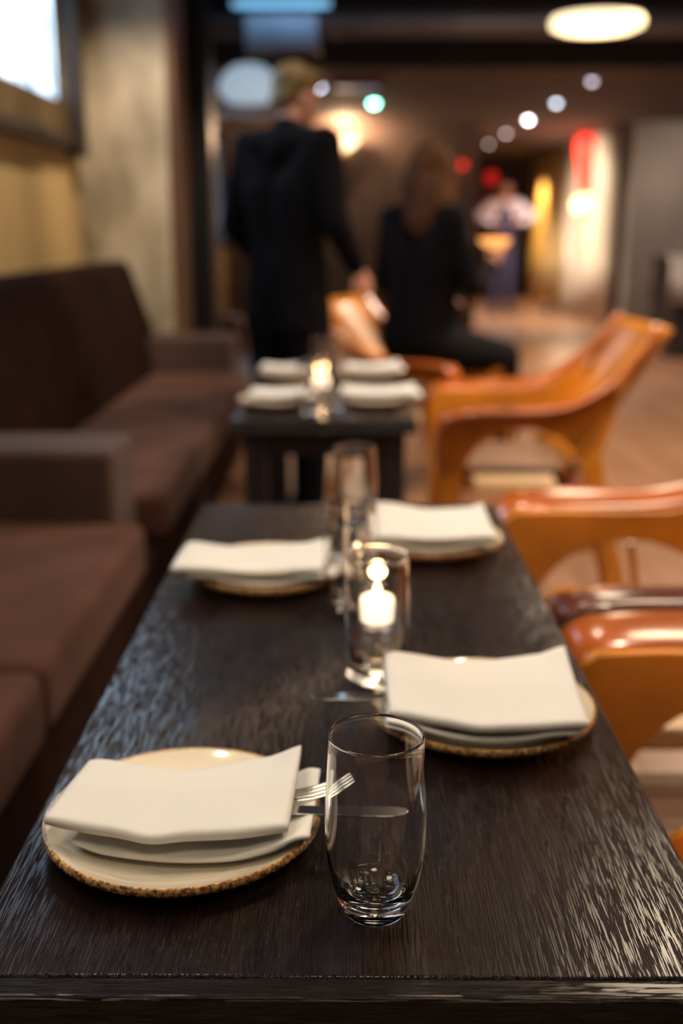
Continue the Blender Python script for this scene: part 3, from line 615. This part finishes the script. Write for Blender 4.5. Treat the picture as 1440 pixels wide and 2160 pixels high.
# cutlery; local: tip towards +x, handle towards -x
def fork(label, loc, rz, ry=0):
    t = empty('fork', loc, label, 'fork', 'steel forks tucked in the napkins', rz)
    mb = MB()
    for k in range(4):
        y = (k-1.5)*0.0058
        pts = [(0.0, y*0.92, 0.0), (0.014, y, -0.0005), (0.030, y*1.02, 0.0010), (0.043, y, 0.0050), (0.052, y*0.98, 0.0095)]
        mb.tube(pts, [(0.0018, 0.0011), (0.0017, 0.0011), (0.0016, 0.001), (0.0013, 0.0009), (0.0007, 0.0006)], 8)
    mb.build('tines', M['steel'], t, smooth=True)
    P = [(-0.135, 0.0085, 0.0), (-0.13, 0.0105, 0.0), (-0.10, 0.0085, 0.001), (-0.055, 0.0040, 0.002), (-0.030, 0.0036, 0.001), (-0.020, 0.0070, 0.0), (-0.010, 0.0102, 0.0), (0.001, 0.0108, 0.0)]
    g = []
    for x, hw, z in P:
        g.append([(x, -hw, z+0.0010), (x, -hw*0.5, z+0.0002), (x, 0, z-0.0004), (x, hw*0.5, z+0.0002), (x, hw, z+0.0010)])
    MB().grid(g).build('handle', M['steel'], t, smooth=True, solid=0.0018)
    t.rotation_euler.y = ry
    return t
def knife(label, loc, rz, ry=0):
    t = empty('table_knife', loc, label, 'knife', 'steel knives tucked in the napkins', rz)
    prof = [(-0.02, -0.0055), (0.06, -0.0085), (0.085, -0.0080), (0.096, -0.0045), (0.100, 0.0015), (0.096, 0.0065), (0.085, 0.0085), (-0.02, 0.0075), (-0.03, 0.004), (-0.03, -0.003)]
    n = len(prof)
    MB().add([(x, y, 0.0009) for x, y in prof]+[(x, y, -0.0009) for x, y in prof], [tuple(range(n)), tuple(reversed(range(n, 2*n)))]+[(i, (i+1) % n, (i+1) % n+n, i+n) for i in range(n)]).build('blade', M['steel'], t, bevel=0.0005)
    MB().tube([(-0.032, 0, 0), (-0.06, 0, 0), (-0.10, 0, 0), (-0.115, 0, 0)], [(0.0045, 0.0016), (0.006, 0.0022), (0.0075, 0.0024), (0.005, 0.0018)], 12).build('handle', M['steel'], t, smooth=True)
    t.rotation_euler.y = ry
    return t
f = fork('fork tines poking out of the nearest left napkin, seen through the near glass', (-0.048, 0.872, TZ+0.0335), R(14), R(-4))
k = knife('table knife blade poking out of the nearest left napkin behind the near glass', (-0.045, 0.848, TZ+0.0325), R(-5), R(-2))
f = fork('fork poking left out of the nearer right napkin', (0.048, 1.112, TZ+0.0335), R(172), R(-4))
k = knife('knife tip poking left out of the nearer right napkin', (0.060, 1.085, TZ+0.0325), R(180+4), R(-2))
f = fork('fork poking out of the far left napkin of the near table', (-0.030, 1.615, TZ+0.0335), R(14), R(-4))
k = knife('knife poking out of the far left napkin of the near table', (-0.03, 1.585, TZ+0.0325), R(-3), R(-2))
f = fork('fork poking left out of the far right napkin', (0.042, 1.80, TZ+0.0335), R(170), R(-4))
k = knife('knife poking left out of the far right napkin', (0.055, 1.770, TZ+0.0325), R(180+2), R(-2))

# ------------------------------------------------------------------ people
def fuse(prims, name, m, parent, voxel=0.008, sm=4):
    """tapered capsules and ellipsoids fused into one continuous skin"""
    mb = MB()
    for p in prims:
        if p[0] == 'c':
            _, a, ra, b, rb = p; a = Vector(a); b = Vector(b); d = b-a; L = d.length or 1e-4; d.normalize()
            pts = []; rr = []
            for k in range(6):
                t = pi/2*k/6; pts.append(a-d*ra*cos(t)); rr.append(max(ra*sin(t), 0.0004))
            for k in range(5): pts.append(a+d*L*k/4); rr.append(ra+(rb-ra)*k/4)
            for k in range(5, -1, -1):
                t = pi/2*k/6; pts.append(b+d*rb*cos(t)); rr.append(max(rb*sin(t), 0.0004))
            mb.tube(pts, rr, 16)
        else:
            _, c, (rx, ry, rz_) = p[:3]; rot = p[3] if len(p) > 3 else Matrix.Identity(3)
            P = []
            for i in range(13):
                th = pi*i/12; P.append([Vector(c)+rot@Vector((rx*max(sin(th), .003)*cos(2*pi*j/20), ry*max(sin(th), .003)*sin(2*pi*j/20), rz_*cos(th))) for j in range(20)])
            n0 = len(mb.v); mb.grid(P, closed=True); mb.f.append(tuple(n0+j for j in range(20))); mb.f.append(tuple(n0+12*20+j for j in reversed(range(20))))
    o = mb.build(name, m)
    md = o.modifiers.new('r', 'REMESH'); md.mode = 'VOXEL'; md.voxel_size = voxel
    ms = o.modifiers.new('s', 'SMOOTH'); ms.iterations = sm; ms.factor = 0.5
    dg = bpy.context.evaluated_depsgraph_get(); dg.update()
    me = bpy.data.meshes.new_from_object(o.evaluated_get(dg))
    bpy.data.objects.remove(o)
    n = bpy.data.objects.new(name, me); col.objects.link(n); n.parent = parent
    me.materials.clear(); me.materials.append(m)
    for p in me.polygons: p.use_smooth = True
    return n
def hand(w, d, palm_n, side=1, curl=0.5, k=1.0):
    """w wrist point, d finger direction, palm_n palm normal"""
    w = Vector(w); d = Vector(d).normalized(); n = Vector(palm_n); n = (n-d*n.dot(d)).normalized(); s = d.cross(n)*side
    pr = [('c', w-d*0.01, 0.026*k, w+d*0.03*k, 0.030*k), ('c', w+d*0.03*k-s*0.018*k, 0.017*k, w+d*0.08*k-s*0.026*k, 0.014*k), ('c', w+d*0.03*k+s*0.018*k, 0.017*k, w+d*0.083*k+s*0.024*k, 0.014*k), ('c', w+d*0.04*k, 0.017*k, w+d*0.085*k, 0.014*k)]
    for i, (off, ln) in enumerate(((-0.032, 0.062), (-0.011, 0.076), (0.011, 0.080), (0.032, 0.072))):
        p = w+d*0.085*k+s*off*k; dd = d.copy()
        for q, fr in enumerate((0.45, 0.32, 0.23)):
            a = curl*(0.5+0.5*q); dd = (dd*cos(a)+n*sin(a)).normalized()
            e = p+dd*ln*fr*k; pr.append(('c', p, (0.0092-0.0008*q)*k, e, (0.0085-0.0008*q)*k)); p = e
    a = w+d*0.025*k+s*0.026*k; b = a+(d*0.6+s*0.75+n*0.25).normalized()*0.04*k; c = b+(d*0.9+s*0.2+n*0.35).normalized()*0.032*k
    pr += [('c', a, 0.014*k, b, 0.0115*k), ('c', b, 0.011*k, c, 0.009*k)]
    return pr
def head(c, yaw, pitch, k=1.0):
    """c = head centre, facing +y turned by yaw; returns prims"""
    Rm = Matrix.Rotation(yaw, 3, 'Z')@Matrix.Rotation(pitch, 3, 'X'); c = Vector(c)
    P = lambda x, y, z: c+Rm@Vector((x*k, y*k, z*k))
    pr = [('e', P(0, -0.012, 0.035), (0.076*k, 0.095*k, 0.085*k), Rm), ('e', P(0, 0.022, -0.035), (0.060*k, 0.070*k, 0.080*k), Rm), ('e', P(0, 0.055, -0.085), (0.028*k, 0.026*k, 0.022*k), Rm),
          ('c', P(0, 0.085, 0.008), 0.009*k, P(0, 0.108, -0.032), 0.013*k), ('c', P(-0.022, 0.085, -0.058), 0.008*k, P(0.022, 0.085, -0.058), 0.008*k),
          ('c', P(-0.045, 0.075, 0.026), 0.010*k, P(-0.012, 0.085, 0.026), 0.009*k), ('c', P(0.045, 0.075, 0.026), 0.010*k, P(0.012, 0.085, 0.026), 0.009*k),
          ('e', P(-0.078, -0.005, -0.010), (0.010*k, 0.018*k, 0.030*k), Rm), ('e', P(0.078, -0.005, -0.010), (0.010*k, 0.018*k, 0.030*k), Rm)]
    return pr, P, Rm
def torso(hip, chest, sh_l, sh_r, neck, g=0.0):
    hip = Vector(hip); chest = Vector(chest); l = Vector(sh_l); r = Vector(sh_r); n = Vector(neck)
    ax = (r-l).normalized(); pr = []
    for s in (-1, 1):
        pr.append(('c', hip+ax*0.075*s, 0.105+g, (hip+chest)/2+ax*0.06*s, 0.10+g)); pr.append(('c', (hip+chest)/2+ax*0.06*s, 0.10+g, chest+ax*0.085*s, 0.108+g))
    pr += [('c', l, 0.062+g, chest-ax*0.08, 0.10+g), ('c', r, 0.062+g, chest+ax*0.08, 0.10+g), ('c', l, 0.055+g, n, 0.052+g), ('c', r, 0.055+g, n, 0.052+g)]
    return pr
def limb(pts, rs, g=0.0):
    return [('c', pts[i], rs[i]+g, pts[i+1], rs[i+1]+g) for i in range(len(pts)-1)]

# standing man (local: facing +y, then the empty is turned)
t = empty('person', (-0.255, 4.62, 0), 'standing person with short dark blond hair in a black suit, turned away', 'person', None, R(-38))
shl, shr = (-0.20, 0, 1.56), (0.20, 0, 1.56)
hd, HP, HR = head((0.0, 0.07, 1.745), R(-18), R(-16))
rel, rwr = (0.265, -0.02, 1.27), (0.25, 0.15, 1.08)
lel, lwr = (-0.27, -0.03, 1.26), (-0.23, 0.15, 1.05)
body = torso((0, 0, 1.0), (0, 0.0, 1.38), shl, shr, (0, 0.0, 1.60), -0.012)+hd+[('c', (0, 0.0, 1.56), 0.058, (0, 0.045, 1.70), 0.055)]
body += limb([shr, rel, rwr], [0.05, 0.042, 0.028])+limb([shl, lel, lwr], [0.05, 0.042, 0.028])
body += hand(rwr, (0.1, 0.45, -0.75), (-1, 0, 0), -1)+hand(lwr, (0.1, 0.45, -0.75), (1, 0, 0), 1)
body += limb([(-0.09, 0, 0.95), (-0.11, 0.02, 0.52), (-0.12, -0.01, 0.10)], [0.085, 0.055, 0.036])+limb([(0.09, 0, 0.95), (0.11, 0.02, 0.52), (0.12, -0.01, 0.10)], [0.085, 0.055, 0.036])
body += [('c', (-0.12, -0.03, 0.045), 0.035, (-0.13, 0.16, 0.03), 0.03), ('c', (0.12, -0.03, 0.045), 0.035, (0.13, 0.16, 0.03), 0.03)]
fuse(body, 'body', M['skin'], t)
jk = torso((0, 0, 0.98), (0, 0.0, 1.38), shl, shr, (0, -0.005, 1.585), 0.012)+[('c', (0, -0.01, 1.55), 0.085, (0, 0.015, 1.62), 0.068)]+limb([shr, rel, (0.251, 0.135, 1.096)], [0.066, 0.056, 0.042], 0.004)+limb([shl, lel, (-0.233, 0.135, 1.07)], [0.066, 0.056, 0.042], 0.004)
jk += [('c', (-0.08, 0, 0.86), 0.125, (0, 0, 1.1), 0.12), ('c', (0.08, 0, 0.86), 0.125, (0, 0, 1.1), 0.12)]
fuse(jk, 'jacket', M['suit'], t, 0.012)
tr = limb([(-0.09, 0, 0.93), (-0.11, 0.02, 0.52), (-0.12, -0.01, 0.08)], [0.112, 0.085, 0.07])+limb([(0.09, 0, 0.93), (0.11, 0.02, 0.52), (0.12, -0.01, 0.08)], [0.112, 0.085, 0.07])
fuse(tr, 'trousers', M['suit'], t, 0.012)
for q in (-1, 1): fuse([('c', (q*0.12, -0.04, 0.042), 0.042, (q*0.13, 0.18, 0.036), 0.036)], 'shoe', M['darkmetal'], t, 0.01)
fuse([('e', HP(0, -0.025, 0.050), (0.084, 0.100, 0.088), HR), ('e', HP(0, 0.035, 0.095), (0.065, 0.062, 0.04), HR), ('e', HP(0, -0.062, -0.01), (0.07, 0.052, 0.065), HR)], 'hair', M['blond'], t, 0.008)

# seated woman
t = empty('person', (0.33, 5.26, 0), 'person with long brown hair in a black jacket sitting on an armchair, back turned', 'person', None, R(-48))
t.scale = (1.12, 1.08, 1.10)
hip, chest, neck = (0, 0, 0.66), (0.0, 0.03, 1.02), (0.0, 0.03, 1.21)
shl, shr = (-0.175, 0.02, 1.16), (0.175, 0.02, 1.16)
hd, HP, HR = head((0.01, 0.06, 1.345), R(20), R(-8), 0.95)
rel, rwr = (0.24, 0.06, 0.90), (0.16, 0.28, 0.97)
lel, lwr = (-0.24, 0.03, 0.90), (-0.12, 0.22, 0.83)
body = torso(hip, chest, shl, shr, neck, -0.018)+hd+[('c', (0, 0.03, 1.17), 0.045, (0.005, 0.05, 1.30), 0.045)]
body += limb([shr, rel, rwr], [0.042, 0.036, 0.024])+limb([shl, lel, lwr], [0.042, 0.036, 0.024])
body += hand(rwr, (0.1, 0.6, 0.75), (-0.3, -0.3, 1), -1, 0.6, 0.92)+hand(lwr, (0.6, 0.7, -0.1), (0, 0, -1), 1, 0.4, 0.92)
legs = [[(-0.09, 0.02, 0.64), (-0.08, 0.44, 0.56), (-0.09, 0.42, 0.10)], [(0.09, 0.02, 0.64), (0.12, 0.44, 0.56), (0.13, 0.46, 0.10)]]
for l in legs: body += limb(l, [0.075, 0.05, 0.032])
for l in legs: body += [('c', (l[2][0], l[2][1]-0.03, 0.045), 0.03, (l[2][0], l[2][1]+0.14, 0.028), 0.026)]
fuse(body, 'body', M['skin'], t)
jk = torso(hip, chest, shl, shr, (0, 0.02, 1.20), 0.008)+[('c', (0, 0.0, 1.15), 0.08, (0, 0.02, 1.21), 0.06)]+limb([shr, rel, (0.17, 0.262, 0.963)], [0.062, 0.052, 0.04])+limb([shl, lel, (-0.13, 0.205, 0.835)], [0.062, 0.052, 0.04])
fuse(jk, 'jacket', M['suit'], t, 0.012)
tr = []
for l in legs: tr += limb([l[0], l[1], (l[2][0], l[2][1], 0.11)], [0.108, 0.075, 0.052])
fuse(tr, 'trousers', M['suit'], t, 0.012)
for l in legs: fuse([('c', (l[2][0], l[2][1]-0.04, 0.04), 0.036, (l[2][0], l[2][1]+0.16, 0.032), 0.032)], 'shoe', M['darkmetal'], t, 0.01)
hp = [('e', HP(0, -0.02, 0.045), (0.092, 0.105, 0.092), HR), ('e', HP(-0.02, -0.07, -0.05), (0.090, 0.055, 0.12), HR), ('e', HP(0.02, -0.075, -0.11), (0.095, 0.05, 0.12), HR), ('e', HP(0, -0.075, -0.19), (0.085, 0.045, 0.09), HR),
      ('c', HP(-0.088, 0.0, 0.0), 0.03, HP(-0.085, -0.01, -0.15), 0.026), ('c', HP(0.088, 0.0, 0.0), 0.03, HP(0.085, -0.01, -0.15), 0.026)]
fuse(hp, 'hair', M['brunette'], t, 0.008)
# glowing bowl in her hand
t = empty('amber_bowl', (0.665, 5.14, 1.15), 'glowing amber glass candle bowl held in the seated woman\'s raised hand', 'bowl')
MB().lathe([(0.0001, 0.0), (0.03, 0.004), (0.06, 0.02), (0.075, 0.045), (0.071, 0.046), (0.055, 0.025), (0.028, 0.01), (0.0001, 0.007)], 32).build('bowl', emit('amber_glass', (1.0, 0.45, 0.12), 1.3), t, smooth=True)
MB().lathe([(0.0001, 0.012), (0.022, 0.012), (0.024, 0.03), (0.0001, 0.034)], 20).build('candle', emit('candle_glow', (1.0, 0.62, 0.28), 5), t, smooth=True)
lamp('POINT', 'amber_bowl_glow', (0.665, 5.14, 1.24), 1.2, (1, 0.55, 0.22), shadow_soft_size=0.03)

# waiter far down the corridor, facing the camera with elbows out
t = empty('person', (2.28, 16.6, 0), 'person in white shirt and navy waistcoat with raised elbows standing down the corridor', 'person', None, R(180))
t.scale = (1.04, 1.04, 1.06)
shl, shr = (-0.19, 0, 1.50), (0.19, 0, 1.50)
hd, HP, HR = head((0.0, 0.03, 1.70), 0, R(-14))
rel, rwr = (0.40, 0.06, 1.34), (0.20, 0.24, 1.25)
lel, lwr = (-0.40, 0.06, 1.34), (-0.20, 0.24, 1.25)
body = torso((0, 0, 0.98), (0, 0, 1.32), shl, shr, (0, 0, 1.54), -0.014)+hd+[('c', (0, 0, 1.5), 0.054, (0, 0.02, 1.64), 0.052)]
body += limb([shr, rel, rwr], [0.048, 0.04, 0.027])+limb([shl, lel, lwr], [0.048, 0.04, 0.027])+hand(rwr, (-0.8, 0.4, 0.1), (0, 0, -1), 1)+hand(lwr, (0.8, 0.4, 0.1), (0, 0, -1), -1)
lg = [[(-0.09, 0, 0.93), (-0.10, 0.02, 0.50), (-0.11, -0.01, 0.09)], [(0.09, 0, 0.93), (0.10, 0.02, 0.50), (0.11, -0.01, 0.09)]]
for l in lg: body += limb(l, [0.08, 0.052, 0.034])+[('c', (l[2][0], -0.03, 0.045), 0.033, (l[2][0], 0.15, 0.03), 0.028)]
fuse(body, 'body', M['skin'], t, 0.01)
fuse(torso((0, 0, 1.0), (0, 0, 1.32), shl, shr, (0, -0.01, 1.52), 0.0)+limb([shr, rel, (0.22, 0.225, 1.255)], [0.066, 0.058, 0.042])+limb([shl, lel, (-0.22, 0.225, 1.255)], [0.066, 0.058, 0.042]), 'shirt', M['whiteshirt'], t, 0.012)
fuse([('c', (-0.06, 0.03, 1.0), 0.11, (-0.05, 0.035, 1.30), 0.105), ('c', (0.06, 0.03, 1.0), 0.11, (0.05, 0.035, 1.30), 0.105), ('c', (0, 0.03, 1.2), 0.11, (0, 0.05, 1.40), 0.07)], 'waistcoat', M['navy'], t, 0.012)
tr = []
for l in lg: tr += limb(l, [0.105, 0.078, 0.062])
fuse(tr, 'trousers', M['purpletrouser'], t, 0.012)
for l in lg: fuse([('c', (l[2][0], -0.04, 0.04), 0.04, (l[2][0], 0.17, 0.035), 0.034)], 'shoe', M['darkmetal'], t, 0.01)
fuse([('e', HP(0, -0.025, 0.05), (0.084, 0.1, 0.088), HR), ('e', HP(0, 0.03, 0.098), (0.06, 0.06, 0.03), HR)], 'hair', M['darkpaint'], t, 0.01)
